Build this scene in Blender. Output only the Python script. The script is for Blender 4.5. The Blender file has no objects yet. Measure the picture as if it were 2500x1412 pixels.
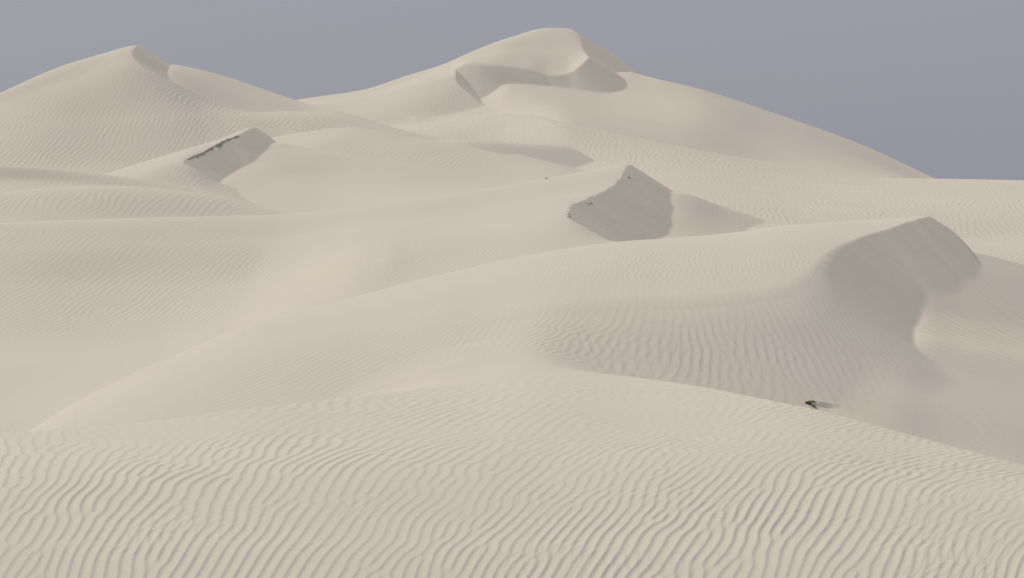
import bpy, math, random
import numpy as np

# ------------------------------------------------------------------ camera, sky, sun, exposure
sc = bpy.context.scene
SENSOR, LENS = 36.0, 72.0
F = 2500 * LENS / SENSOR          # focal length in photograph pixels
VH = 480.0                        # photograph row of the true horizon
cam_d = bpy.data.cameras.new('camera')
cam_d.sensor_width, cam_d.lens = SENSOR, LENS
cam_d.shift_y = -(706 - VH) / 2500
cam_d.clip_start, cam_d.clip_end = 0.1, 6000
cam = bpy.data.objects.new('camera', cam_d)
cam.rotation_euler = (math.pi / 2, 0, 0)
sc.collection.objects.link(cam)
sc.camera = cam

SUN_EL, SUN_AZ = math.radians(49), math.radians(-50)      # azimuth from +y (view direction), clockwise to the right
w = bpy.data.worlds.new('World')
sc.world = w
w.use_nodes = True
nt = w.node_tree
bg = nt.nodes['Background']
sky = nt.nodes.new('ShaderNodeTexSky')
sky.sky_type = 'NISHITA'
sky.sun_disc = False
sky.sun_elevation = SUN_EL
sky.sun_rotation = SUN_AZ
sky.air_density, sky.dust_density, sky.ozone_density = 1.0, 4.0, 1.0
mul = nt.nodes.new('ShaderNodeVectorMath'); mul.operation = 'SCALE'
mul.inputs['Scale'].default_value = 0.1
mix = nt.nodes.new('ShaderNodeMix'); mix.data_type = 'RGBA'
mix.inputs['Factor'].default_value = 0.88                    # dust-laden air: an even blue grey veil over the clear sky
mix.inputs['B'].default_value = (0.320, 0.331, 0.386, 1)
nt.links.new(sky.outputs[0], mul.inputs[0])
nt.links.new(mul.outputs[0], mix.inputs['A'])
nt.links.new(mix.outputs['Result'], bg.inputs['Color'])
bg.inputs['Strength'].default_value = 1.0

sun_d = bpy.data.lights.new('sun', 'SUN')
sun_d.energy = 2.68
sun_d.angle = math.radians(2.0)
sun_d.color = (1.0, 0.935, 0.83)
sun = bpy.data.objects.new('sun', sun_d)
sun.rotation_euler = (math.pi / 2 - SUN_EL, 0, -SUN_AZ + math.pi)
sun.location = (-60, 20, 80)
sc.collection.objects.link(sun)

sc.view_settings.view_transform = 'Standard'
sc.view_settings.look = 'None'
sc.view_settings.exposure = 0
sc.view_settings.gamma = 1
sc.view_settings.use_curve_mapping = False
sc.cycles.max_bounces = 6
sc.cycles.diffuse_bounces = 4

#TERRAIN-BEGIN
# ------------------------------------------------------------------ the dune field as one height function z(x, y)
TAN = math.tan(math.radians(32.5))         # angle of repose of dry sand

def pchip(xk, yk, x):
    """monotone cubic through knots along the last axis; xk, yk (..., K), x (..., M)"""
    h = np.diff(xk, axis=-1); dl = np.diff(yk, axis=-1) / h
    m = np.zeros_like(yk)
    a, b = dl[..., :-1], dl[..., 1:]
    w1 = 2 * h[..., 1:] + h[..., :-1]; w2 = h[..., 1:] + 2 * h[..., :-1]
    ok = a * b > 0
    with np.errstate(divide='ignore', invalid='ignore'):
        hm = (w1 + w2) / (w1 / a + w2 / b)
    m[..., 1:-1] = np.where(ok, hm, 0)
    m[..., 0], m[..., -1] = dl[..., 0], dl[..., -1]
    K = xk.shape[-1]
    out = np.empty(np.broadcast_shapes(xk.shape[:-1], x.shape[:-1]) + x.shape[-1:])
    out[:] = yk[..., :1] + m[..., :1] * (x - xk[..., :1])
    for k in range(K - 1):
        t = np.clip((x - xk[..., k:k+1]) / h[..., k:k+1], 0, 1)
        t2, t3 = t * t, t * t * t
        v = ((2*t3 - 3*t2 + 1) * yk[..., k:k+1] + (t3 - 2*t2 + t) * h[..., k:k+1] * m[..., k:k+1]
             + (-2*t3 + 3*t2) * yk[..., k+1:k+2] + (t3 - t2) * h[..., k:k+1] * m[..., k+1:k+2])
        sel = x >= xk[..., k:k+1]
        out = np.where(sel, v, out)
    last = x > xk[..., -1:]
    out = np.where(last, yk[..., -1:] + m[..., -1:] * (x - xk[..., -1:]), out)
    return out

def line(pts, u):
    return tuple(0.5 * b + 0.25 * (a + c) for a, b, c in zip(line_at(pts, u - 16), line_at(pts, u), line_at(pts, u + 16)))

def line_at(pts, u):
    p = np.array(sorted(pts), float)
    lo, hi = p[0], p[-1]
    uu = np.clip(u, lo[0], hi[0])
    if len(p) == 1:
        return np.full_like(u, p[0, 1]), np.full_like(u, p[0, 2])
    if len(p) == 2:
        return np.interp(uu, p[:, 0], p[:, 1]), np.interp(uu, p[:, 0], p[:, 2])
    return pchip(p[None, :, 0], p[None, :, 1], uu[None])[0], pchip(p[None, :, 0], p[None, :, 2], uu[None])[0]

class Sheet:
    """A smooth sand surface through level lines.  A line is a list of (bearing column, sight row, distance);
    ('z', [(column, height, distance)]) carries heights; ('drop', [(column, dz, dd)]) follows the line before it.
    A brink is the sharp upper edge of a slip face: beyond it sand lies at the angle of repose."""
    def __init__(self, name, lines, brink=None, side=1, rng=None, ext=(15, 8), fade=(8, 8), tan=TAN, kb=0.03, kt=0.06, rag=0.0, soft=None, flute=0.045, crisp=False, ragged=0):
        self.crisp, self.ragged = crisp, ragged
        self.rag, self.soft, self.flute = rag, soft, flute
        self.name, self.lines, self.brink, self.side = name, lines, brink, side
        self.rng, self.ext, self.fade, self.tan, self.kb, self.kt = rng, ext, fade, tan, kb, kt
        if brink: self.make_brink()
    def S(self, u, d):
        D, Z = [], []
        for ln in self.lines:
            if ln[0] == 'z':
                z, dd = line(ln[1], u)
            elif ln[0] == 'drop':
                z, dd = line(ln[1], u); z = Z[-1] - z; dd = D[-1] + dd
            else:
                v, dd = line(ln, u); z = -dd * (v - VH) / F
            if D: dd = np.maximum(dd, D[-1] + 0.5)
            D.append(dd); Z.append(z)
        if self.crisp:                      # keep the slope right up to a sharp rim
            c = next(i for i, ln in enumerate(self.lines) if ln[0] == 'drop') - 1
            g = (Z[c] - Z[c - 1]) / (D[c] - D[c - 1]); e = np.minimum(0.6, 0.4 * (D[c] - D[c - 1]))
            D.insert(c, D[c] - e); Z.insert(c, Z[c] - g * e)
        D, Z = np.stack(D, -1), np.stack(Z, -1)
        z = pchip(D, Z, np.clip(d, D[:, :1], D[:, -1:]))
        z -= 0.3 * (np.maximum(D[:, :1] - d, 0) + np.maximum(d - D[:, -1:], 0))     # the flanks run under the neighbouring dunes
        ends = [p[0] for ln in self.lines for p in ((ln[1] if ln[0] == 'z' else []) if isinstance(ln[0], str) else ln)]
        off = np.maximum(min(ends) - u, 0) + np.maximum(u - max(ends), 0)
        return z - 0.25 * off[:, None] * d / F
    def make_brink(self):
        P = []
        for q in self.brink:
            u, v = q[0], q[1]
            if len(q) > 2:
                d = q[2]
            else:
                ds = np.linspace(*self.rng, 4000)
                z = self.S(np.array([u], float), ds[None])[0]
                vv = VH - z * F / ds
                hit = np.nonzero(vv <= v)[0]
                d = ds[hit[0]] if len(hit) else ds[np.argmin(vv)]
            P.append((d * (u - 1250) / F, d))
        self.picks = P = np.array(P)
        e0 = P[0] - P[1]; e1 = P[-1] - P[-2]
        if self.ext[0]: P = np.r_[[P[0] + e0 / np.hypot(*e0) * self.ext[0]], P]
        if self.ext[1]: P = np.r_[P, [P[-1] + e1 / np.hypot(*e1) * self.ext[1]]]
        s = np.r_[0, np.cumsum(np.hypot(*np.diff(P, axis=0).T))]
        n = int(min(max(s[-1] / 0.3, 40), 260))
        t = np.linspace(0, s[-1], n)
        Q = np.stack([pchip(s, P[:, 0], t), pchip(s, P[:, 1], t)], 1)
        if self.rag:
            nx = np.gradient(Q[:, 0]); ny = np.gradient(Q[:, 1]); ln = np.hypot(nx, ny)
            rs = np.random.RandomState(len(self.name) * 7 + n)
            tk = np.arange(0, s[-1] + 1, 0.45)
            o = np.interp(t, tk, rs.uniform(-1, 1, len(tk))) * self.rag * np.interp(t, [0, s[-1] - 6, s[-1] - 2], [1, 1, 0])
            if self.ragged: o = o * np.interp(np.arange(n) / n, [0, self.ragged, self.ragged + 0.1], [1, 1, 0])
            Q = Q + np.stack([-ny / ln * o, nx / ln * o], 1)
        zb = self.S(Q[:, 0] / Q[:, 1] * F + 1250, Q[:, 1:2])[:, 0]
        self.B = np.c_[Q, zb]
        tt = t - (self.ext[0] if self.ext[0] else 0)
        arcp = np.r_[0, np.cumsum(np.hypot(*np.diff(self.picks, axis=0).T))]
        self.tans = np.interp(tt, arcp, self.tan) if np.ndim(self.tan) else np.full(n, self.tan)
        self.kbs = np.interp(tt, arcp, self.kb) if np.ndim(self.kb) else np.full(n, self.kb)
        w = np.ones(n)
        if self.fade[0]: w *= np.clip(t / self.fade[0], 0, 1)
        if self.fade[1]: w *= np.clip((s[-1] - t) / self.fade[1], 0, 1)
        self.bw = w * w * (3 - 2 * w)
    def pour(self, xx, yy):
        """sand poured along the brink: upper envelope of repose cones, exact along each straight piece"""
        B = self.B
        best = np.full(xx.shape, -1e9); near = np.full(xx.shape, 1e18); idx = np.zeros(xx.shape, np.int32); at = np.zeros(xx.shape)
        for i in range(len(B) - 1):
            bx, by, bz = B[i]
            ex, ey, ez = B[i + 1] - B[i]
            l = math.hypot(ex, ey) + 1e-9; ex /= l; ey /= l; tn = 0.5 * (self.tans[i] + self.tans[i + 1]); g = max(-0.93 * tn, min(0.93 * tn, ez / l))
            qx, qy = xx - bx, yy - by
            a = qx * ex + qy * ey
            p2 = (qx * ey - qy * ex)**2
            t = np.clip(a + np.sqrt(p2) * g / math.sqrt(tn * tn - g * g), 0, l)
            np.maximum(best, bz + t * ez / l - tn * np.sqrt(p2 + (a - t)**2), out=best)
            ac = np.clip(a, 0, l)
            r2 = p2 + (a - ac)**2
            c = r2 < near
            near = np.where(c, r2, near); idx[c] = (i + (ac > l / 2))[c]; at[c] = (i + ac / l)[c]
        return best, idx, at, near
    def lee_of(self, xx, yy, idx):
        B = self.B
        a = B[np.maximum(idx - 1, 0)]; b = B[np.minimum(idx + 1, len(B) - 1)]
        tx, ty = b[:, 0] - a[:, 0], b[:, 1] - a[:, 1]
        return (tx * (yy - B[idx, 1]) - ty * (xx - B[idx, 0])) * self.side > 0
    def toe(self, pts, rng=None):
        """where sight lines through the drawn foot of the slip face meet the poured sand"""
        out = []
        for u, v in pts:
            ds = np.linspace(*(rng or self.rng), 3000)
            L, ix, _, _ = self.pour(ds * (u - 1250) / F, ds); le = self.lee_of(ds * (u - 1250) / F, ds, ix)
            vv = VH - L * F / ds
            # the far wall: last crossing from below the ray to above it
            c = np.nonzero((vv[:-1] > v) & (vv[1:] <= v) & le[1:])[0]
            d = ds[c[-1]] if len(c) else ds[np.argmin(abs(vv - v))]
            out.append((u, v, float(d)))
        return out
    def cut(self, x, y, S):
        """returns the surface with the slip face cut in, and where the slip face is"""
        B = self.B
        slip = np.zeros(S.shape, bool); out = S.copy()
        pad = 30
        m = (x > B[:, 0].min() - pad) & (x < B[:, 0].max() + pad) & (y > B[:, 1].min() - pad) & (y < B[:, 1].max() + pad)
        xx, yy, ss = x[m], y[m], S[m]
        best, idx, at, near = self.pour(xx, yy)
        lee = self.lee_of(xx, yy, idx)
        rs = np.random.RandomState(len(B) + 3)
        e = B[-1, :2] - B[0, :2]; e = e / np.hypot(*e)
        arc = (xx - B[0, 0]) * e[0] + (yy - B[0, 1]) * e[1] + 60
        sl = [150.0]
        nz = sum(a * np.interp(arc, np.arange(0, sl[-1] + 3 * st, st), rs.uniform(-1, 1, len(np.arange(0, sl[-1] + 3 * st, st)))) for st, a in ((0.35, 0.25), (0.9, 0.6), (2.4, 1.0)))
        best = best + self.flute * nz * np.clip((np.interp(at, np.arange(len(B)), self.tans) - 0.5) / 0.1, 0, 1) * np.clip(np.sqrt(near) / 2.5, 0, 1)
        kb = np.interp(at, np.arange(len(B)), self.kbs)
        tn = np.interp(at, np.arange(len(B)), self.tans)
        c = smin(ss, np.where(lee, best, ss + tn * np.sqrt(near)), kb)
        wgt = np.interp(at, np.arange(len(B)), self.bw)
        if not self.fade[1]:                # past the open end the cut feathers in sideways
            t = B[-1, :2] - B[-4, :2]; t = t / np.hypot(*t)
            lat = np.abs(t[0] * (yy - B[-1, 1]) - t[1] * (xx - B[-1, 0]))
            lf = np.clip(lat / 2.8, 0, 1)
            wgt = np.where(at > len(B) - 1.01, wgt * lf * lf * (3 - 2 * lf), wgt)
        out[m] = ss + (c - ss) * wgt
        slip[m] = lee & (best < ss) & (wgt > 0.5) & ((tn > 0.56) | (self.tans.max() < 0.6))
        return out, slip

def smin(a, b, k):
    h = np.clip(0.5 + 0.5 * (b - a) / k, 0, 1)
    return b * (1 - h) + a * h - k * h * (1 - h)
def smax(a, b, k): return -smin(-a, -b, k)

SHEETS = []
# foreground whaleback dune
SHEETS.append(Sheet('F', [
    ('z', [(-400, -1.7, 3), (2900, -1.7, 3)]),
    [(-400, 1590, 40), (2900, 1590, 39.5)],
    [(-400, 1330, 46), (1250, 1325, 46), (2900, 1365, 44.5)],
    [(-400, 1165, 52.5), (0, 1155, 53), (800, 1125, 54), (1300, 1095, 55.5), (1800, 1115, 53.5), (2200, 1165, 51), (2500, 1210, 49), (2900, 1280, 46)],
    [(-400, 1075, 60), (0, 1060, 62), (300, 1040, 63), (600, 1003, 66), (830, 978, 70), (1100, 948, 74), (1330, 906, 78), (1500, 919, 76.5), (1700, 945, 72), (1900, 985, 66), (2000, 1005, 64), (2200, 1060, 60), (2500, 1140, 55), (2900, 1230, 50)],
    ('drop', [(-400, 2.6, 9), (600, 2.4, 9), (900, 1.2, 9), (1150, .5, 9), (1330, .6, 8), (1500, 1.2, 8), (1700, 2.2, 9), (2900, 2.6, 9)]),
    ('drop', [(0, 4, 25), (2500, 4, 25)]),
    ], kt=0.25))
# front right dune
SHEETS.append(Sheet('A', [
    [(-400, 1200, 70), (0, 1085, 73), (300, 1050, 76), (600, 1012, 79), (1000, 938, 82), (1200, 890, 83), (1400, 850, 82), (1700, 842, 82), (2000, 842, 82), (2900, 842, 82)],
    [(-400, 1160, 80), (0, 1080, 79), (250, 970, 86), (430, 905, 89), (620, 840, 92), (900, 790, 93.5), (1130, 752, 94), (1400, 735, 92), (1700, 738, 91.5), (1850, 730, 92.5), (1950, 716, 94), (2100, 705, 95.5), (2200, 690, 97), (2500, 690, 97), (2900, 690, 97)],
    [(-400, 1240, 84), (0, 1090, 82), (70, 1054, 83), (180, 985, 88), (430, 868, 95), (620, 790, 100), (830, 735, 105), (1000, 690, 108), (1290, 623, 112), (1515, 590, 114), (1660, 580, 115), (1800, 567, 115.5), (1900, 553, 115.5), (2000, 544, 115), (2120, 537, 114), (2270, 527, 112), (2330, 568, 111), (2395, 640, 110), (2500, 800, 109), (2900, 1000, 106)],
    ('drop', [(0, 3, 9), (900, 2.4, 9), (2900, 2.4, 9)]),
    ('drop', [(0, 6, 30), (2500, 6, 30)]),
    ], brink=[(2225, 0, 118), (2270, 527, 112), (2200, 548), (2110, 576), (2040, 607), (2000, 650), (1975, 690), (1900, 720), (1750, 737), (1580, 745), (1420, 755), (1300, 770)],
    tan=(TAN, TAN, TAN, TAN, TAN, TAN, 0.58, 0.46, 0.42, 0.39, 0.34, 0.28), kb=(.03, .03, .03, .05, .12, .3, .6, .9, 1.0, 1.0, 1.0, .8),
    rng=(81, 116), ext=(10, 4), fade=(8, 7), kt=0.12, rag=0.07, ragged=0.55, flute=0.035, soft=(90, 1.9, 1120, 370)))
def apron_plane(y, dip, top=None):
    out = []
    for u in (1600, 2000, 2250, 2330, 2440, 2500, 2900):
        yy = y if top is None else float(np.interp(u, [2390, 2500, 2900], top))
        out.append((u, -3.07 - 0.15 * (yy * (u - 1250) / F - 25) + 0.311 * (yy - 109.7) - dip - 0.0075 * max(0, 2170 - u), yy))
    return ('z', out)
SHEETS.append(Sheet('AP', [
    [(1600, 1300, 62), (2900, 1330, 62)],
    [(1600, 1200, 79), (1900, 1110, 80), (2000, 1080, 80), (2110, 1075, 80), (2300, 1105, 80), (2500, 1155, 79), (2900, 1300, 77)],
    [(1600, 1080, 86), (1900, 1015, 86), (2000, 995, 86), (2110, 970, 86), (2190, 957, 86), (2300, 985, 85.5), (2500, 1042, 84.5), (2900, 1200, 82)],
    [(1600, 950, 91), (1900, 910, 91.5), (2000, 888, 91.8), (2110, 869, 91.9), (2190, 864, 93.0), (2300, 898, 92.2), (2500, 956, 91.0), (2900, 1060, 88)],
    apron_plane(95.5, 0.2), apron_plane(98, 0.55), apron_plane(101, 0.74), apron_plane(103.3, 0.5), apron_plane(106.5, 0.08),
    apron_plane(0, -0.15, (109.4, 108.5, 107.3)),
    ('drop', [(1600, 2.4, 10), (2900, 2.4, 10)]),
    ('drop', [(0, 6, 30), (2500, 6, 30)]),
    ], kt=0.06, soft=(93, 0.7, 2100, 160), crisp=True))
SHEETS.append(Sheet('B', [
    [(-400, 1250, 80), (1400, 1250, 82), (2900, 1250, 82)],
    [(-400, 1060, 90), (0, 1050, 92), (300, 980, 95), (700, 900, 98), (1000, 800, 104), (2900, 800, 104)],
    [(-400, 845, 118), (0, 840, 118), (400, 825, 119.5), (540, 803, 119.5), (640, 783, 117.4), (740, 760, 116), (830, 740, 115.6), (1000, 700, 118), (1290, 640, 122), (1515, 605, 126), (2900, 605, 126)],
    [(-400, 700, 134), (0, 700, 134), (350, 697, 136), (600, 690, 136), (720, 672, 133.6), (820, 655, 129), (880, 643, 127.2), (940, 630, 127.3), (1000, 618, 128.8), (1180, 580, 133), (1385, 532, 138), (1515, 585, 133), (2900, 585, 133)],
    [(-400, 610, 144), (0, 600, 144), (600, 590, 146), (900, 550, 147), (1130, 520, 150), (1300, 490, 152), (1450, 465, 155), (1540, 450, 157), (2900, 450, 157)],
    [(-400, 560, 150), (0, 544, 152), (340, 532, 154), (680, 524, 156), (840, 508, 158), (1130, 470, 161), (1400, 424, 166), (1540, 401, 169), (1590, 432, 169), (1640, 464, 169), (1800, 570, 165), (2000, 660, 160), (2900, 740, 160)],
    ('drop', [(0, 2.6, 9), (2900, 2.6, 9)]),
    ('drop', [(0, 6, 30), (2500, 6, 30)]),
    ], brink=[(1540, 403, 169), (1500, 450), (1440, 482), (1395, 502), (1385, 530), (1420, 550), (1515, 590, 130)],
    rng=(120, 170), ext=(14, 5), fade=(8, 5), kt=0.12, rag=0.13))
SHEETS.append(Sheet('BP', [
    [(1300, 720, 112), (2900, 760, 112)],
    [(1300, 583, 150), (1618, 580, 150.9), (1750, 595, 150), (1900, 620, 148), (2900, 760, 130)],
    [(1300, 522, 158), (1637, 520, 158.2), (1780, 556, 158), (1900, 590, 157), (2900, 760, 136)],
    [(1300, 472, 167), (1640, 469, 167), (1780, 510, 167.5), (1900, 549, 167.5), (2100, 640, 160), (2900, 760, 150)],
    ('drop', [(1300, 2.4, 9), (2900, 2.4, 9)]),
    ('drop', [(0, 6, 30), (2500, 6, 30)]),
    ]))
SHEETS.append(Sheet('C2', [
    [(-400, 640, 145), (1200, 640, 145)],
    [(-400, 545, 160), (0, 545, 160), (700, 545, 165), (1200, 560, 165)],
    [(-400, 475, 172), (0, 470, 173), (130, 457, 174), (250, 454, 174), (400, 461, 174), (520, 479, 173), (600, 497, 172), (690, 522, 170), (800, 545, 168), (1200, 640, 165)],
    ('drop', [(0, 2.0, 6), (2900, 2.0, 6)]),
    ('drop', [(0, 6, 30), (2500, 6, 30)]),
    ]))
SHEETS.append(Sheet('C1', [
    [(-400, 520, 160), (1200, 600, 160)],
    [(-400, 472, 176), (0, 472, 176), (400, 482, 175), (560, 505, 173), (690, 530, 170), (1200, 600, 168)],
    [(-400, 440, 182), (0, 440, 182.5), (130, 445, 182.3), (280, 457, 181), (400, 468, 179.4), (480, 480, 177.8), (560, 503, 174.9), (690, 532, 171.5), (1200, 590, 170)],
    [(-400, 402, 185), (0, 404, 185.5), (130, 412, 185.5), (280, 429, 184), (400, 445, 182), (480, 461, 180), (560, 486, 177), (690, 522, 173), (800, 545, 171), (1200, 580, 171)],
    ('drop', [(0, 2.4, 9), (2900, 2.4, 9)]),
    ('drop', [(0, 6, 30), (2500, 6, 30)]),
    ]))
# small dune with the dark broken brink
SHEETS.append(Sheet('D', [
    [(-400, 560, 165), (1200, 560, 170)],
    [(-400, 520, 175), (0, 500, 178), (300, 462, 184), (450, 466, 185), (600, 500, 181), (750, 525, 178), (900, 560, 176), (1200, 600, 176)],
    [(-400, 500, 190), (200, 450, 190), (300, 432, 191), (445, 394, 194), (540, 443, 193), (580, 459, 192.4), (640, 500, 191.5), (750, 560, 190), (900, 590, 190), (1200, 620, 190)],
    [(-400, 520, 195), (200, 445, 197), (260, 424, 199), (440, 369, 207), (540, 339, 209), (625, 310, 213), (672, 346, 213), (720, 380, 213), (900, 460, 210), (1200, 520, 210)],
    ('drop', [(0, 3, 9), (2900, 3, 9)]),
    ('drop', [(0, 6, 30), (2500, 6, 30)]),
    ], brink=[(625, 312, 213), (585, 328), (540, 346), (490, 373), (447, 393), (470, 410), (540, 444, 192)],
    rng=(184, 214), ext=(14, 4), fade=(8, 5), rag=0.10))
SHEETS.append(Sheet('DP', [
    [(300, 580, 165), (1600, 560, 165)],
    [(300, 540, 180), (540, 500, 183), (750, 520, 178), (1000, 495, 178), (1300, 472, 180), (1600, 470, 180)],
    [(300, 500, 196), (440, 462, 196), (540, 442, 195.7), (620, 440, 196.5), (760, 432, 198), (1000, 450, 191), (1240, 462, 186), (1340, 465, 184), (1600, 500, 180)],
    [(300, 500, 203), (440, 450, 203), (575, 409, 202.9), (700, 395, 203), (800, 397, 202.5), (1000, 420, 197), (1240, 450, 190), (1340, 456, 187), (1600, 500, 183)],
    [(300, 500, 207), (440, 430, 207), (640, 371, 206.9), (720, 364, 208), (800, 373, 206.5), (1000, 405, 200), (1240, 441, 193), (1340, 449, 190), (1600, 500, 186)],
    [(300, 500, 211), (440, 425, 211), (560, 375, 211.3), (672, 349, 211.3), (780, 366, 209.5), (1000, 402, 203), (1240, 440, 195.5), (1340, 447, 192), (1600, 500, 190)],
    ('drop', [(0, 2, 9), (2900, 2, 9)]),
    ('drop', [(0, 6, 30), (2500, 6, 30)]),
    ]))
SHEETS.append(Sheet('R', [
    [(500, 640, 188), (1700, 620, 178)],
    [(500, 520, 200), (700, 425, 206), (780, 388, 207.5), (1000, 415, 201), (1240, 445, 194), (1400, 455, 190), (1700, 520, 185)],
    [(500, 400, 214), (700, 350, 216), (860, 330, 216), (1000, 355, 211), (1200, 395, 205), (1400, 432, 196), (1700, 500, 190)],
    [(500, 370, 222), (700, 330, 224), (860, 311, 225), (1000, 336, 221), (1100, 350, 218), (1240, 380, 212), (1400, 417, 203), (1500, 445, 198), (1700, 500, 195)],
    ('drop', [(0, 2.0, 8), (2900, 2.0, 8)]),
    ('drop', [(0, 6, 30), (2500, 6, 30)]),
    ]))
# left mountain dune
SHEETS.append(Sheet('E', [
    [(-400, 540, 180), (1500, 560, 190)],
    [(-400, 470, 205), (0, 420, 210), (300, 420, 212), (600, 390, 214), (760, 362, 218), (900, 350, 222), (1200, 420, 214), (1500, 470, 205)],
    [(-400, 410, 224), (0, 320, 226), (200, 290, 228), (412, 285, 226), (560, 285, 229), (700, 290, 231), (860, 310, 231), (1100, 360, 228), (1500, 450, 215)],
    [(-400, 400, 230), (0, 255, 237), (200, 190, 239), (325, 150, 240), (412, 193, 237), (520, 244, 236), (620, 272, 236), (760, 275, 238), (860, 290, 238), (1000, 325, 235), (1500, 440, 220)],
    [(-400, 390, 236), (0, 227, 242), (150, 162, 246), (250, 132, 248), (340, 111, 250), (430, 145, 248), (560, 205, 246), (725, 265, 245), (830, 285, 243), (1000, 325, 240), (1200, 366, 234), (1500, 440, 225)],
    ('drop', [(0, 3, 9), (2900, 3, 9)]),
    ('drop', [(0, 8, 40), (2500, 8, 40)]),
    ], brink=[(340, 111, 250), (323, 122), (330, 145), (365, 172), (412, 194), (460, 218), (520, 245)],
    flute=0.03, rng=(214, 251), ext=(14, 8), fade=(8, 10)))
SHEETS.append(Sheet('EP', [
    [(300, 480, 212), (1600, 500, 205)],
    [(300, 330, 236), (380, 225, 240), (412, 194, 241.7), (540, 257, 236.5), (650, 285, 235), (860, 312, 232), (1100, 352, 227), (1400, 420, 215), (1600, 460, 210)],
    [(300, 300, 244), (370, 210, 245), (408, 170, 245.2), (480, 188, 244.5), (560, 218, 243), (725, 260, 242), (830, 289, 236), (1000, 330, 230.4), (1200, 368, 225.5), (1400, 412, 219), (1600, 460, 214)],
    [(300, 260, 249), (370, 190, 250), (413, 157, 250.3), (480, 169, 250.5), (560, 190, 250.5), (725, 245, 247), (830, 271, 239.5), (1000, 322, 232.5), (1200, 362, 227.5), (1340, 395, 223), (1600, 460, 218)],
    ('drop', [(0, 3, 9), (2900, 3, 9)]),
    ('drop', [(0, 8, 40), (2500, 8, 40)]),
    ], crisp=True))
# knoll with a rounded lee in front of the plateau
SHEETS.append(Sheet('Q', [
    [(850, 500, 190), (1700, 520, 190)],
    [(850, 380, 215), (1000, 372, 216), (1100, 368, 216), (1250, 378, 216), (1400, 390, 216), (1700, 520, 205)],
    [(850, 360, 225), (1000, 350, 226), (1100, 345, 226), (1190, 347, 227), (1290, 354, 231), (1390, 360, 233), (1480, 400, 230), (1700, 520, 215)],
    [(850, 350, 232), (1000, 344, 233), (1100, 341, 234), (1190, 345, 235), (1290, 352, 237), (1390, 356, 238), (1430, 378, 237), (1470, 404, 236), (1600, 480, 230), (1700, 520, 225)],
    ('drop', [(0, 2, 9), (2900, 2, 9)]),
    ('drop', [(0, 8, 40), (2500, 8, 40)]),
    ], brink=[(1390, 357, 238), (1290, 353.5, 231), (1190, 347, 227), (1080, 346, 223)],
    rng=(190, 240), ext=(10, 6), fade=(6, 16), kb=.5, tan=0.41))
SHEETS.append(Sheet('K', [
    [(700, 900, 130), (1000, 760, 130), (1300, 760, 130), (1700, 740, 132), (1950, 640, 135), (2500, 640, 135), (2900, 680, 130)],
    [(700, 700, 170), (900, 580, 170), (1270, 520, 180), (1640, 520, 173), (1900, 550, 163), (2500, 660, 150), (2900, 720, 145)],
    [(700, 480, 222), (900, 410, 222), (1270, 440, 218), (1440, 440, 212), (1640, 455, 200), (2000, 490, 190), (2500, 500, 182), (2900, 520, 175)],
    [(700, 400, 255), (900, 335, 255), (1080, 345, 250), (1190, 365, 246), (1390, 390, 236), (1640, 410, 225), (2000, 455, 212), (2500, 470, 205), (2900, 490, 195)],
    [(700, 400, 305), (900, 320, 302), (1100, 295, 298), (1215, 280, 294), (1270, 280, 285), (1400, 307, 264), (1640, 354, 264), (1860, 394, 267), (2000, 414, 267), (2180, 436, 262), (2290, 437, 256), (2500, 441, 245), (2900, 470, 220)],
    ('drop', [(0, 2.5, 9), (2900, 2.5, 9)]),
    ('drop', [(0, 8, 40), (2500, 8, 40)]),
    ]))
SHEETS.append(Sheet('G', [
    [(400, 480, 230), (900, 440, 240), (2900, 700, 220)],
    [(400, 360, 270), (725, 330, 280), (900, 310, 288), (1100, 290, 298), (1215, 272, 302), (1350, 285, 300), (1600, 360, 290), (2900, 900, 240)],
    [(400, 330, 295), (725, 270, 310), (900, 247, 313), (1010, 224, 313), (1112, 200, 314), (1180, 177, 317), (1250, 174, 318), (1340, 194, 319), (1412, 173, 322), (1437, 150, 325.5), (1560, 205, 321), (1800, 350, 310), (2900, 900, 275)],
    [(400, 320, 300), (725, 262, 315), (890, 240, 317), (1010, 210, 317), (1112, 178, 318), (1140, 158, 320), (1180, 158, 321), (1250, 164, 322), (1300, 173, 322.5), (1340, 184, 323), (1380, 182, 324), (1412, 165, 326), (1437, 141, 329.5), (1560, 190, 326), (1800, 340, 315), (2900, 900, 280)],
    [(400, 310, 315), (600, 277, 321), (725, 252, 325), (890, 230, 327), (1080, 166, 334), (1160, 138, 337), (1250, 122, 341), (1340, 122, 344), (1400, 120, 345), (1450, 122, 345), (1560, 180, 337), (1800, 340, 322), (2900, 900, 290)],
    [(400, 300, 330), (600, 268, 332), (725, 244, 333), (890, 219, 335), (1000, 183, 337), (1080, 159, 344), (1160, 124, 351), (1250, 91, 359), (1340, 69, 365), (1385, 70, 365), (1450, 95, 362), (1560, 170, 350), (1800, 340, 330), (2900, 900, 300)],
    ('drop', [(0, 3, 9), (2900, 3, 9)]),
    ('drop', [(0, 8, 40), (2500, 8, 40)]),
    ], brink=[(1385, 70, 365), (1415, 92), (1421, 115), (1437, 140), (1412, 164), (1380, 181), (1340, 184), (1300, 173), (1255, 164), (1180, 158), (1140, 156), (1112, 170), (1112, 192), (1150, 233), (1215, 271)],
    rng=(270, 366), ext=(14, 10), fade=(8, 12)))
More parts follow.
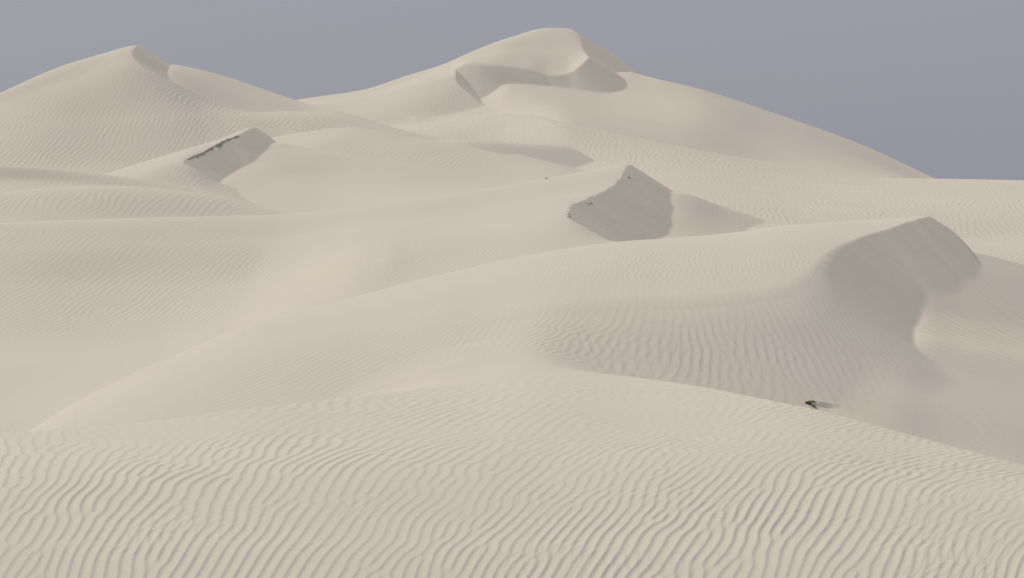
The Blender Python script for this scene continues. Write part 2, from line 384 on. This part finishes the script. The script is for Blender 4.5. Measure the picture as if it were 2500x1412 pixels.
SHEETS.append(Sheet('GP', [
    [(900, 400, 230), (2900, 700, 220)],
    [(1000, 330, 280), (1200, 295, 290), (1270, 293, 281), (1400, 318, 260), (1640, 366, 261), (1860, 412, 264), (2285, 457, 258), (2900, 600, 230)],
    [(1000, 275, 310), (1150, 245, 312), (1205, 226, 314), (1228, 205, 316.6), (1280, 206, 318), (1340, 211, 319.3), (1390, 218, 319.3), (1440, 225, 319), (1480, 229, 319.5), (1545, 232, 319), (1700, 245, 314), (1900, 304, 312), (2100, 380, 306), (2285, 456, 298), (2900, 700, 260)],
    [(1000, 285, 318), (1228, 188, 326), (1340, 191, 327), (1400, 194, 328), (1480, 184, 335), (1531, 174, 337), (1570, 184, 334.5), (1610, 194, 331), (1700, 215, 327.5), (1900, 280, 324.5), (2100, 352, 319), (2285, 437, 307), (2400, 490, 290), (2900, 700, 270)],
    ('drop', [(0, 2.5, 9), (2900, 2.5, 9)]),
    ('drop', [(0, 8, 40), (2500, 8, 40)]),
    ], crisp=True))

def terrain(u, d):
    """u (n,), d (n, m) -> height, sheet index, slip-face mask"""
    x = d * (u[:, None] - 1250) / F
    zs, slips = [], []
    for s in SHEETS:
        z = s.S(u, d)
        sl = np.zeros(z.shape, bool)
        if s.brink: z, sl = s.cut(x, d, z)
        zs.append(z); slips.append(sl)
    zs = np.stack(zs)
    i = zs.argmax(0)
    top2 = np.partition(zs, len(SHEETS) - 2, axis=0)[-2:]
    gap = top2[1] - top2[0]
    out = zs[0]
    for k in range(1, len(SHEETS)):
        kt = SHEETS[k].kt
        if SHEETS[k].soft:
            e = np.clip((SHEETS[k].soft[0] - d) / 4, 0, 1); kt = kt + SHEETS[k].soft[1] * e * e * (3 - 2 * e) * np.exp(-((u[:, None] - SHEETS[k].soft[2]) / SHEETS[k].soft[3])**2)
        out = smax(out, zs[k], kt)
    out = smax(out, np.full_like(out, -16.0), 0.5)
    slip = np.take_along_axis(np.stack(slips), i[None], 0)[0]
    return out, i, slip, gap

def ripple_tile(seed, N=1152, ppl=13.0, r=0.5, b=0.5, steps=55, dt=0.6, lee=0.31):
    """periodic height tile of wind ripples: a pattern-forming equation whose crests run along axis 0,
    then a gentle windward rise and a short steep lee"""
    rs = np.random.RandomState(seed)
    k0 = 1.0 / ppl
    kx = np.fft.rfftfreq(N)[None, :] / k0; ky = np.fft.fftfreq(N)[:, None] / k0
    k2 = kx**2 + ky**2
    L = np.maximum(r - (1 - k2)**2 - b * ky**2, -40)
    H = np.fft.rfft2(rs.randn(N, N) * 0.3) * np.exp(-((np.sqrt(k2) - 1) / 0.3)**2)
    for _ in range(steps):
        h = np.fft.irfft2(H, s=(N, N))
        H = (H - dt * np.fft.rfft2(h**3)) / (1 - dt * L)
    full = np.fft.fft2(np.fft.irfft2(H, s=(N, N)))
    a = np.fft.ifft2(np.where(np.fft.fftfreq(N)[None, :] > 0, 2 * full, 0))
    amp = np.abs(a); amp = np.clip(amp / np.percentile(amp, 70), 0, 1.1)
    ph = (np.angle(a) / (2 * np.pi)) % 1.0
    q = 1 - lee
    up = np.clip(ph / q, 0, 1); down = np.clip(1 - (ph - q) / lee, 0, 1)
    prof = np.where(ph < q, 0.7 * up**1.6 + 0.3 * (0.5 - 0.5 * np.cos(np.pi * up)), down**1.7)
    prof = (prof - 0.4) * amp
    P = np.fft.rfft2(prof) * np.exp(-0.5 * (k2 * k0 * k0) * (2 * np.pi * 0.55)**2)
    return np.fft.irfft2(P, s=(N, N)).astype(np.float32)

def sample(T, p, q):
    """bilinear lookup in a periodic tile, p along axis 1, q along axis 0, in tile cells"""
    N = T.shape[0]
    p0 = np.floor(p); q0 = np.floor(q); fp = (p - p0).astype(np.float32); fq = (q - q0).astype(np.float32)
    p0 = p0.astype(np.int64) % N; q0 = q0.astype(np.int64) % N; p1 = (p0 + 1) % N; q1 = (q0 + 1) % N
    return (T[q0, p0] * (1 - fp) + T[q0, p1] * fp) * (1 - fq) + (T[q1, p0] * (1 - fp) + T[q1, p1] * fp) * fq

def cloud_tile(seed, N=512, lo=4, hi=24):
    """smooth periodic noise, unit variance, features between N/hi and N/lo cells"""
    rs = np.random.RandomState(seed)
    k = np.hypot(np.fft.fftfreq(N)[:, None], np.fft.rfftfreq(N)[None]) * N
    H = np.fft.rfft2(rs.randn(N, N)) * np.where(k > 0, np.exp(-(k / hi)**2) / (1 + (k / lo)**1.2), 0)
    h = np.fft.irfft2(H, s=(N, N)); return (h / h.std()).astype(np.float32)

# how the ripples lie on each dune: wavelength, height, crest heading from the view direction (degrees, to the right),
# turn of the heading per metre to the right, stretch along the crest, share of short pitted ripples, and patches
# (column, row, half width, half height, amount, pitted share) where they swell or die out
RIPPLES = {
    'F': (0.275, 0.031, 11, 1.2, 1.8, 0.06, [(1150, 915, 480, 36, -0.8, 0.2), (300, 1040, 700, 36, -0.65, 0), (2050, 1050, 600, 90, -0.3, 0.9), (1600, 975, 300, 50, -0.4, 0.7), (2450, 1250, 260, 130, -0.1, 0.6)]),
    'A': (0.36, 0.0075, 17, -1.45, 2.0, 0.25, [(600, 900, 420, 80, 1.0, -0.2), (1650, 640, 500, 60, 1.2, 0.75), (1720, 860, 320, 70, 3.2, 0.0), (1300, 830, 300, 80, 1.6, 0.6), (2150, 565, 160, 30, 1.5, 0.1), (1400, 720, 600, 25, -0.9, 0), (1930, 930, 200, 50, 1.5, 0.3)]),
    'AP': (0.62, 0.022, -40, 0.0, 3.0, 0.0, [(2400, 800, 200, 90, 0.9, -0.2), (2300, 935, 300, 30, -0.8, 0), (2250, 1030, 300, 60, -0.25, 0.6)]),
    'B': (0.44, 0.021, 16, 0.5, 1.8, 0.2, [(300, 760, 520, 75, 0.7, 0), (800, 640, 300, 60, 0.2, 0.2), (900, 540, 900, 40, -0.9, 0), (1250, 480, 300, 60, -0.9, 0), (780, 720, 120, 40, -0.8, 0), (150, 945, 600, 78, -3.0, 0.1), (1250, 590, 250, 40, 0.1, 0.4)]),
    'BP': (0.55, 0.024, -40, 0.0, 3.0, 0.0, []),
    'C2': (0.62, 0.035, 8, 0.4, 1.8, 0.1, [(350, 458, 400, 14, -0.9, 0)]),
    'C1': (0.60, 0.020, 4, 0.4, 1.8, 0.1, [(250, 415, 500, 14, -0.9, 0), (500, 470, 160, 20, -0.7, 0)]),
    'D': (0.55, 0.030, 6, 0.4, 1.6, 0.1, [(430, 365, 260, 40, -0.95, 0)]),
    'DP': (0.55, 0.002, 20, 0.4, 2.0, 0.1, [(640, 500, 150, 16, 9.0, 0)]),
    'R': (0.62, 0.004, 20, 0.3, 2.0, 0.1, [(1020, 395, 260, 30, 6.0, 0), (830, 370, 120, 20, 3.0, 0)]),
    'E': (0.62, 0.046, 6, 0.25, 1.6, 0.35, [(170, 180, 330, 50, -0.75, 0), (150, 370, 300, 40, 0.35, -0.2), (420, 250, 200, 60, 0.1, 0.2)]),
    'EP': (0.60, 0.003, 10, 0.2, 1.8, 0.3, [(1000, 335, 260, 40, 8.0, 0)]),
    'Q': (0.60, 0.012, 0, 0.2, 1.8, 0.3, []),
    'K': (0.62, 0.036, 4, 0.25, 1.7, 0.15, [(2250, 460, 400, 30, -0.55, 0.3), (1750, 470, 250, 40, -0.4, 0), (2300, 590, 250, 60, -0.1, 0)]),
    'G': (0.66, 0.026, 2, 0.1, 1.7, 0.2, [(1270, 130, 260, 70, -1.0, 0), (800, 230, 200, 30, -0.6, 0)]),
    'GP': (0.60, 0.001, 10, 0.1, 1.7, 0.2, []),
}

def ripples(u, d, x, z, idx, slip, gap):
    T0, T1 = ripple_tile(5, b=0.38), ripple_tile(11, b=0.10, steps=40)
    C0, C1 = cloud_tile(3), cloud_tile(8, lo=6, hi=40)
    v = VH - z * F / d
    U = np.broadcast_to(u[:, None], d.shape)
    out = np.zeros(d.shape, np.float32)
    calm = np.clip(gap / 0.35, 0, 1)                        # ripples die out at the foot of the next dune
    for n, s in enumerate(SHEETS):
        m = (idx == n) & ~slip
        if not m.any() or s.name not in RIPPLES: continue
        lam, h, phi, turn, stretch, pit, patches = RIPPLES[s.name]
        X, Y, uu, vv = x[m], d[m], U[m], v[m]
        amt = np.ones(X.shape); pt = np.full(X.shape, float(pit))
        for pu, pv, ru, rv, a, pp in patches:
            g = np.exp(-((uu - pu) / ru)**2 - ((vv - pv) / rv)**2)
            amt += a * g; pt += pp * g
        x0, y0 = float(np.median(X)), float(np.median(Y))
        c, sn = math.cos(math.radians(phi)), math.sin(math.radians(phi))
        tr = math.radians(turn)
        dx, dy = X - x0, Y - y0
        w0 = sample(C0, X * 512 / 60 + 37 * n, Y * 512 / 90 + 11 * n)
        w1 = sample(C1, X * 512 / 45 + 91 * n, Y * 512 / 60 + 53 * n)
        sx = dx * c - dy * sn - tr * dx * dy + 0.28 * lam * w0
        ty = dy * c + dx * sn
        k = 13.0 / lam
        a0 = sample(T0, sx * k + 131 * n, ty * k / stretch + 57 * n)
        a1 = sample(T1, (sx * 1.15 + 0.1 * lam * w1) * k + 310 * n, ty * k / 1.3 + 77 * n)
        pt = np.clip(pt + 0.15 * w1, 0, 1)
        amt = np.clip(amt + 0.17 * w0 + 0.14 * w1, 0, None)
        out[m] = (h * amt * (a0 * (1 - pt) + 0.8 * a1 * pt)).astype(np.float32)
    fade = np.ones(d.shape, np.float32)
    return out * calm * fade
#TERRAIN-END

# ------------------------------------------------------------------ sampling grid: fine where a viewer near the camera sees sand
cols = np.r_[np.arange(-700, -60, 9.0), np.arange(-60, 2560, 2.2), np.arange(2560, 3200, 9.0)]
uc = np.linspace(-20, 2520, 160)
dc = np.exp(np.linspace(math.log(36), math.log(375), 1500))
zc = terrain(uc, np.broadcast_to(dc, (len(uc), len(dc))).copy())[0]
vc = VH - zc * F / dc
seen = vc[:, 1:] < np.minimum.accumulate(vc, axis=1)[:, :-1] + 6
wt = np.where(seen, np.abs(np.diff(vc, axis=1)), 0)
dens = np.sqrt((wt**2).mean(0)) + 0.28 * wt.max(0)
dens = np.convolve(np.r_[[dens[0]] * 12, dens, [dens[-1]] * 12], np.ones(25) / 25, 'valid') + 0.10 * dens.mean()
cum = np.r_[0, np.cumsum(dens)]; cum /= cum[-1]
rows = np.r_[np.linspace(3, 35.5, 40), np.interp(np.linspace(0, 1, 1090), cum, dc), np.linspace(378, 430, 14)]
D = np.broadcast_to(rows, (len(cols), len(rows))).copy()
Z, IDX, SLIP, GAP = terrain(cols, D)
X = D * (cols[:, None] - 1250) / F
Z = Z + ripples(cols, D, X, Z, IDX, SLIP, GAP)

# a wind scoop with a thin lip beside the half-buried rock behind the foreground crest
_i = int(np.searchsorted(cols, 1996)); _v = VH - Z[_i] * F / rows
_j = int(np.nonzero((_v <= 986) & (rows > 70))[0][0])
LIPX, LIPY = float(X[_i, _j]), float(rows[_j])
lx, ly = X - LIPX, D - (LIPY - 0.10 * (X - LIPX))
wx = np.clip(lx / 0.22 + 0.9, 0, 1) * np.clip((0.95 - lx) / 0.6, 0, 1)
Z = Z + np.where(ly < 0, -0.13 * np.exp(ly / 0.45), 0.05 * np.exp(-np.maximum(ly, 0) / 0.15) - 0.0) * wx

def ground(x, y):
    """height of the built sand at a point, bilinear in the grid"""
    u = x / y * F + 1250
    i = int(np.clip(np.searchsorted(cols, u) - 1, 0, len(cols) - 2)); j = int(np.clip(np.searchsorted(rows, y) - 1, 0, len(rows) - 2))
    a = (u - cols[i]) / (cols[i + 1] - cols[i]); b = (y - rows[j]) / (rows[j + 1] - rows[j])
    return float((Z[i, j] * (1 - a) + Z[i + 1, j] * a) * (1 - b) + (Z[i, j + 1] * (1 - a) + Z[i + 1, j + 1] * a) * b)

def on_sand(u, v, skip=36):
    """the first sand a line of sight through photograph point (u, v) meets"""
    i = int(np.clip(np.searchsorted(cols, u), 0, len(cols) - 1))
    vv = VH - Z[i] * F / rows
    ok = np.nonzero((vv <= v) & (rows > skip))[0]
    j = ok[0] if len(ok) else int(np.argmin(np.where(rows > skip, vv, 1e9)))
    y = rows[j]
    return (y * (u - 1250) / F, y, ground(y * (u - 1250) / F, y))

# ------------------------------------------------------------------ sand
def sand_material():
    m = bpy.data.materials.new('sand'); m.use_nodes = True
    n, l = m.node_tree.nodes, m.node_tree.links
    b = n['Principled BSDF']
    b.inputs['Roughness'].default_value = 1.0
    b.inputs['Specular IOR Level'].default_value = 0.1
    tc = n.new('ShaderNodeTexCoord')
    n1 = n.new('ShaderNodeTexNoise'); n1.inputs['Scale'].default_value = 0.09; n1.inputs['Detail'].default_value = 5
    n2 = n.new('ShaderNodeTexNoise'); n2.inputs['Scale'].default_value = 9.0; n2.inputs['Detail'].default_value = 6
    l.new(tc.outputs['Object'], n1.inputs['Vector']); l.new(tc.outputs['Object'], n2.inputs['Vector'])
    r1 = n.new('ShaderNodeValToRGB')
    r1.color_ramp.elements[0].position, r1.color_ramp.elements[1].position = 0.3, 0.7
    r1.color_ramp.elements[0].color = (0.603, 0.552, 0.470, 1)
    r1.color_ramp.elements[1].color = (0.621, 0.573, 0.494, 1)
    l.new(n1.outputs['Fac'], r1.inputs['Fac'])
    mx = n.new('ShaderNodeMix'); mx.data_type = 'RGBA'; mx.blend_type = 'MULTIPLY'; mx.inputs['Factor'].default_value = 1
    r2 = n.new('ShaderNodeValToRGB')
    r2.color_ramp.elements[0].color = (0.94, 0.94, 0.94, 1); r2.color_ramp.elements[1].color = (1.05, 1.05, 1.05, 1)
    l.new(n2.outputs['Fac'], r2.inputs['Fac'])
    l.new(r1.outputs['Color'], mx.inputs['A']); l.new(r2.outputs['Color'], mx.inputs['B'])
    l.new(mx.outputs['Result'], b.inputs['Base Color'])
    bp = n.new('ShaderNodeBump'); bp.inputs['Strength'].default_value = 0.25; bp.inputs['Distance'].default_value = 0.02
    l.new(n2.outputs['Fac'], bp.inputs['Height']); l.new(bp.outputs['Normal'], b.inputs['Normal'])
    return m
SAND = sand_material()

gu, gr = np.gradient(Z, axis=0) / np.gradient(cols)[:, None], np.gradient(Z, axis=1) / np.gradient(rows)[None]
gx = gu * F / D; gy = gr - gu * (cols[:, None] - 1250) / D
NRM = np.stack([-gx, -gy, np.ones_like(gx)], -1); NRM /= np.linalg.norm(NRM, axis=-1, keepdims=True)
VERT = np.stack([X, D, Z], -1)
nc, nr = Z.shape

def sand_mesh(name, mask, parent=None):
    """one mesh from the grid cells in mask (nc-1, nr-1), keeping the normals of the whole dune field"""
    ci, cj = np.nonzero(mask)
    if len(ci) == 0: return None
    a = ci * nr + cj
    quads = np.stack([a, a + nr, a + nr + 1, a + 1], 1)
    used, inv = np.unique(quads, return_inverse=True)
    inv = inv.reshape(-1)
    me = bpy.data.meshes.new(name)
    me.vertices.add(len(used)); me.loops.add(len(inv)); me.polygons.add(len(quads))
    me.vertices.foreach_set('co', VERT.reshape(-1, 3)[used].astype(np.float32).ravel())
    me.loops.foreach_set('vertex_index', inv.astype(np.int32))
    me.polygons.foreach_set('loop_start', np.arange(0, len(inv), 4, dtype=np.int32))
    me.polygons.foreach_set('use_smooth', np.ones(len(quads), bool))
    me.update(calc_edges=True)
    me.normals_split_custom_set_from_vertices(NRM.reshape(-1, 3)[used])
    me.materials.append(SAND)
    o = bpy.data.objects.new(name, me); sc.collection.objects.link(o)
    if parent: o.parent = parent
    return o

DUNES = [
    (('F',), 'pale foreground dune covered with long wavy wind ripples', None),
    (('A', 'AP'), 'large dune at right behind the foreground with a wide grey slip face', 'smooth grey slip face under a curved brink'),
    (('B', 'BP'), 'middle dune with a pointed peak over a grey wedge-shaped slip face', 'grey wedge-shaped slip face with a ragged upper edge'),
    (('C2',), 'low rippled dune at left just behind the broad middle dune', None),
    (('C1',), 'low dune at left edge with a shaded band below its crest', None),
    (('D', 'DP'), 'small dune with a slanting grey slip face and dark crumbled brink', 'slanting grey slip face below the dark clods'),
    (('R',), 'long low ridge running from the small dune to the middle peak', None),
    (('E', 'EP'), 'tall rippled dune at upper left with a small slip face at its summit', 'small grey slip face at the summit'),
    (('Q',), 'low knoll with a dark rounded lee below the highest dune', 'dark lee of the knoll'),
    (('K',), 'broad rippled plateau of sand reaching the skyline at right', None),
    (('G', 'GP'), 'highest dune on the skyline with a bright cap above a winding grey slip face', 'winding grey slip face below the bright cap'),
]
cell_i = IDX[:-1, :-1]; cell_s = SLIP[:-1, :-1] & SLIP[1:, 1:]
order = [s.name for s in SHEETS]
for names, label, sliplabel in DUNES:
    m = np.isin(cell_i, [order.index(n) for n in names])
    sl = m & cell_s if sliplabel else np.zeros_like(m)
    o = sand_mesh('sand_dune', m & ~sl)
    o['kind'] = 'structure'; o['label'] = label; o['category'] = 'sand dune'
    if sl.any():
        p = sand_mesh('slip_face', sl, o)
        p['label'] = sliplabel

me = bpy.data.meshes.new('desert_plain')
R0 = 4000
me.from_pydata([(-R0, -R0, -15.9), (R0, -R0, -15.9), (R0, R0, -15.9), (-R0, R0, -15.9)], [], [(0, 1, 2, 3)])
me.materials.append(SAND)
pl = bpy.data.objects.new('desert_plain', me); sc.collection.objects.link(pl); pl['kind'] = 'structure'

# ------------------------------------------------------------------ dark damp clods and the half-buried rock
def dark_material(name, ca, cb):
    m = bpy.data.materials.new(name); m.use_nodes = True
    n, l = m.node_tree.nodes, m.node_tree.links
    b = n['Principled BSDF']; b.inputs['Roughness'].default_value = 0.95; b.inputs['Specular IOR Level'].default_value = 0.15
    tc = n.new('ShaderNodeTexCoord'); nz = n.new('ShaderNodeTexNoise'); nz.inputs['Scale'].default_value = 7; nz.inputs['Detail'].default_value = 8
    r = n.new('ShaderNodeValToRGB'); r.color_ramp.elements[0].color = (*ca, 1); r.color_ramp.elements[1].color = (*cb, 1)
    r.color_ramp.elements[0].position, r.color_ramp.elements[1].position = 0.35, 0.65
    l.new(tc.outputs['Object'], nz.inputs['Vector']); l.new(nz.outputs['Fac'], r.inputs['Fac']); l.new(r.outputs['Color'], b.inputs['Base Color'])
    bp = n.new('ShaderNodeBump'); bp.inputs['Strength'].default_value = 0.8; bp.inputs['Distance'].default_value = 0.03
    l.new(nz.outputs['Fac'], bp.inputs['Height']); l.new(bp.outputs['Normal'], b.inputs['Normal'])
    return m
DAMP = dark_material('damp_sand', (0.33, 0.295, 0.25), (0.50, 0.455, 0.39))
ROCK = dark_material('dark_rock', (0.06, 0.052, 0.042), (0.16, 0.135, 0.108))
RUBBLE = dark_material('crumbled_crust', (0.17, 0.142, 0.112), (0.38, 0.335, 0.275))

import bmesh
def lump(name, seed, size, mat, loc, rot=(0, 0, 0), label='', cat='sand clod', group=None, n=26, flat=0.0):
    """an angular broken lump: hull of scattered points, edges chipped, faces roughened"""
    rs = random.Random(seed)
    bm = bmesh.new()
    for _ in range(n):
        p = [rs.gauss(0, 1) for _ in range(3)]; k = math.sqrt(sum(c * c for c in p)) or 1
        r = 0.5 * rs.uniform(0.72, 1.0)
        q = [c / k * r for c in p]
        if flat: q[2] = max(-flat, min(flat, q[2]))
        bm.verts.new([q[i] * size[i] for i in range(3)])
    res = bmesh.ops.convex_hull(bm, input=bm.verts)
    bmesh.ops.delete(bm, geom=[g for g in res['geom_interior'] if isinstance(g, bmesh.types.BMVert)], context='VERTS')
    bmesh.ops.subdivide_edges(bm, edges=bm.edges, cuts=1, use_grid_fill=True)
    mn = min(size)
    for vtx in bm.verts:
        vtx.co += vtx.normal * rs.uniform(-0.09, 0.07) * mn
    me = bpy.data.meshes.new(name); bm.to_mesh(me); bm.free(); me.materials.append(mat)
    o = bpy.data.objects.new(name, me); sc.collection.objects.link(o)
    o.location = loc; o.rotation_euler = rot
    o['label'] = label; o['category'] = cat
    if group: o['group'] = group
    return o

# the broken crust along the brink of the small dune: (column, width and height in photograph pixels)
CORNICE = [(463, 15, 7, 'lowest dark slab of damp sand at left end of the crumbled brink'),
           (477, 16, 9, 'second dark slab from the lower left end of the crumbled brink'),
           (490, 13, 9, 'small dark slab third from the lower left end of the crumbled brink'),
           (501, 11, 11, 'dark clod with a tooth hanging down, below the middle of the crumbled brink'),
           (513, 17, 9, 'broad dark slab just below the middle of the crumbled brink'),
           (530, 20, 11, 'largest dark slab at the middle of the crumbled brink'),
           (545, 14, 8, 'dark slab just above the middle of the crumbled brink'),
           (557, 13, 8, 'dark slab second from the upper end of the crumbled brink'),
           (571, 17, 6, 'thin dark slab topmost on the crumbled brink near the peak')]
CRUMBS = ['lowest slab', 'second-lowest slab', 'third slab from the lower end', 'toothed clod', 'slab just below mid-brink', 'largest slab', 'slab just above mid-brink', 'second-highest slab', 'topmost thin slab']
DB = SHEETS[order.index('D')].B
DU = 1250 + DB[:, 0] / DB[:, 1] * F
first = int(np.argmin(abs(DB[:, 1] - 213))); last = first + int(np.argmin(DU[first:]))
def brink_point(u):
    q = DB[first:last + 1][::-1]; uu = np.maximum.accumulate(DU[first:last + 1][::-1])
    return np.array([np.interp(u, uu, q[:, i]) for i in range(3)])
for k, (u, wd, ht, lab) in enumerate(CORNICE):
    a, b = brink_point(u - wd / 2), brink_point(u + wd / 2)
    dv = b - a; ln = float(np.linalg.norm(dv)); yaw = math.atan2(dv[1], dv[0]); pitch = -math.asin(dv[2] / ln)
    px = a[1] / F
    h = ht * px
    side = np.array([math.sin(yaw), -math.cos(yaw), 0])              # towards the slip face
    h *= 0.68
    c = (a + b) / 2 + side * 0.10 + np.array([0, 0, -0.40 * h])
    lump('sand_clod', 40 + k, (ln * 1.4, 0.35, h), DAMP, c, (0.25 * math.sin(k * 2.1), pitch, yaw), lab, 'sand clod', 'dark slabs of damp sand along the small dune brink', n=34)
    q = on_sand(u + 5 * math.sin(k * 1.7), 393 - (u - 447) * 0.52 + ht * 1.15)
    lump('sand_clod', 80 + k, (0.24 + 0.06 * math.sin(k), 0.3, 0.17), DAMP, q, (0.3, 0.2, k),
         'little dark crumb just under the ' + CRUMBS[k] + ' of the crumbled brink', 'sand clod', 'dark crumbs fallen below the small dune brink')

for k, (u, v, wd, ht, lab) in enumerate([
        (1535, 435.5, 8, 4, 'small dark clod on the grey slip face just under the middle dune peak'),
        (1443, 498, 8, 4.5, 'larger of two dark clods on the left of the middle dune slip face'),
        (1436, 501, 4, 3, 'smaller of two dark clods on the left of the middle dune slip face'),
        (1390, 525, 5, 3, 'tiny upper clod at the left tip of the middle dune slip face'),
        (1391, 531, 5, 3, 'tiny lower clod at the left tip of the middle dune slip face')]):
    p = on_sand(u, v); px = p[1] / F
    lump('sand_clod', 120 + k, (wd * px, 0.22, ht * px * 1.1), RUBBLE, (p[0], p[1], p[2] + 0.02), (0.1, -0.15, 0.3 + k), lab, 'sand clod', 'dark clods on the middle dune slip face')
p = on_sand(1334, 437); px = p[1] / F
lump('sand_clod', 131, (9 * px, 0.25, 4.5 * px), RUBBLE, (p[0], p[1], p[2] + 0.03), (0, 0.15, 0), 'lone brown clod on the long crest left of the middle dune peak', 'sand clod')

# the half-buried rock and its rubble, just behind the foreground crest
def near_rock(u, v): return on_sand(u, v, skip=70)
p = near_rock(1974, 988); px = p[1] / F
lump('rock', 201, (23 * px, 0.34, 8 * px), ROCK, (p[0] + 0.02, p[1], p[2] + 0.045), (0.1, -0.12, 0.2), 'dark flat rock poking out of the sand behind the foreground crest', 'rock', n=40, flat=0.36)
p2 = near_rock(1985, 984)
lump('rock', 202, (13 * px, 0.2, 5 * px), ROCK, (p2[0], p2[1], p2[2] + 0.02), (0.0, 0.25, -0.2), 'smaller dark rock touching the right end of the flat dark rock', 'rock')
for k, (u, v, wd, ht, lab) in enumerate([
        (1980, 992, 6, 4, 'brown crumb right below the flat dark rock'),
        (1987, 991, 5, 5, 'brown clod right of the flat dark rock, above the rubble heap'),
        (1984, 996, 5, 4, 'pale brown clod in the middle of the rubble below the flat rock'),
        (1989, 997, 8, 6, 'largest grey brown clod at the lower right of the rubble below the flat rock'),
        (1983, 1000, 5, 4, 'lowest clod of the rubble, on the foreground crest line'),
        (1991, 1000, 5, 4, 'small clod at the lower right end of the rubble heap')]):
    p = near_rock(u, v)
    lump('clod', 210 + k, (wd * px, 0.10, ht * px * 1.2), RUBBLE, (p[0], p[1], p[2] + 0.02), (0.2, 0.1, k), lab, 'sand clod', 'crumbled crust below the dark flat rock')
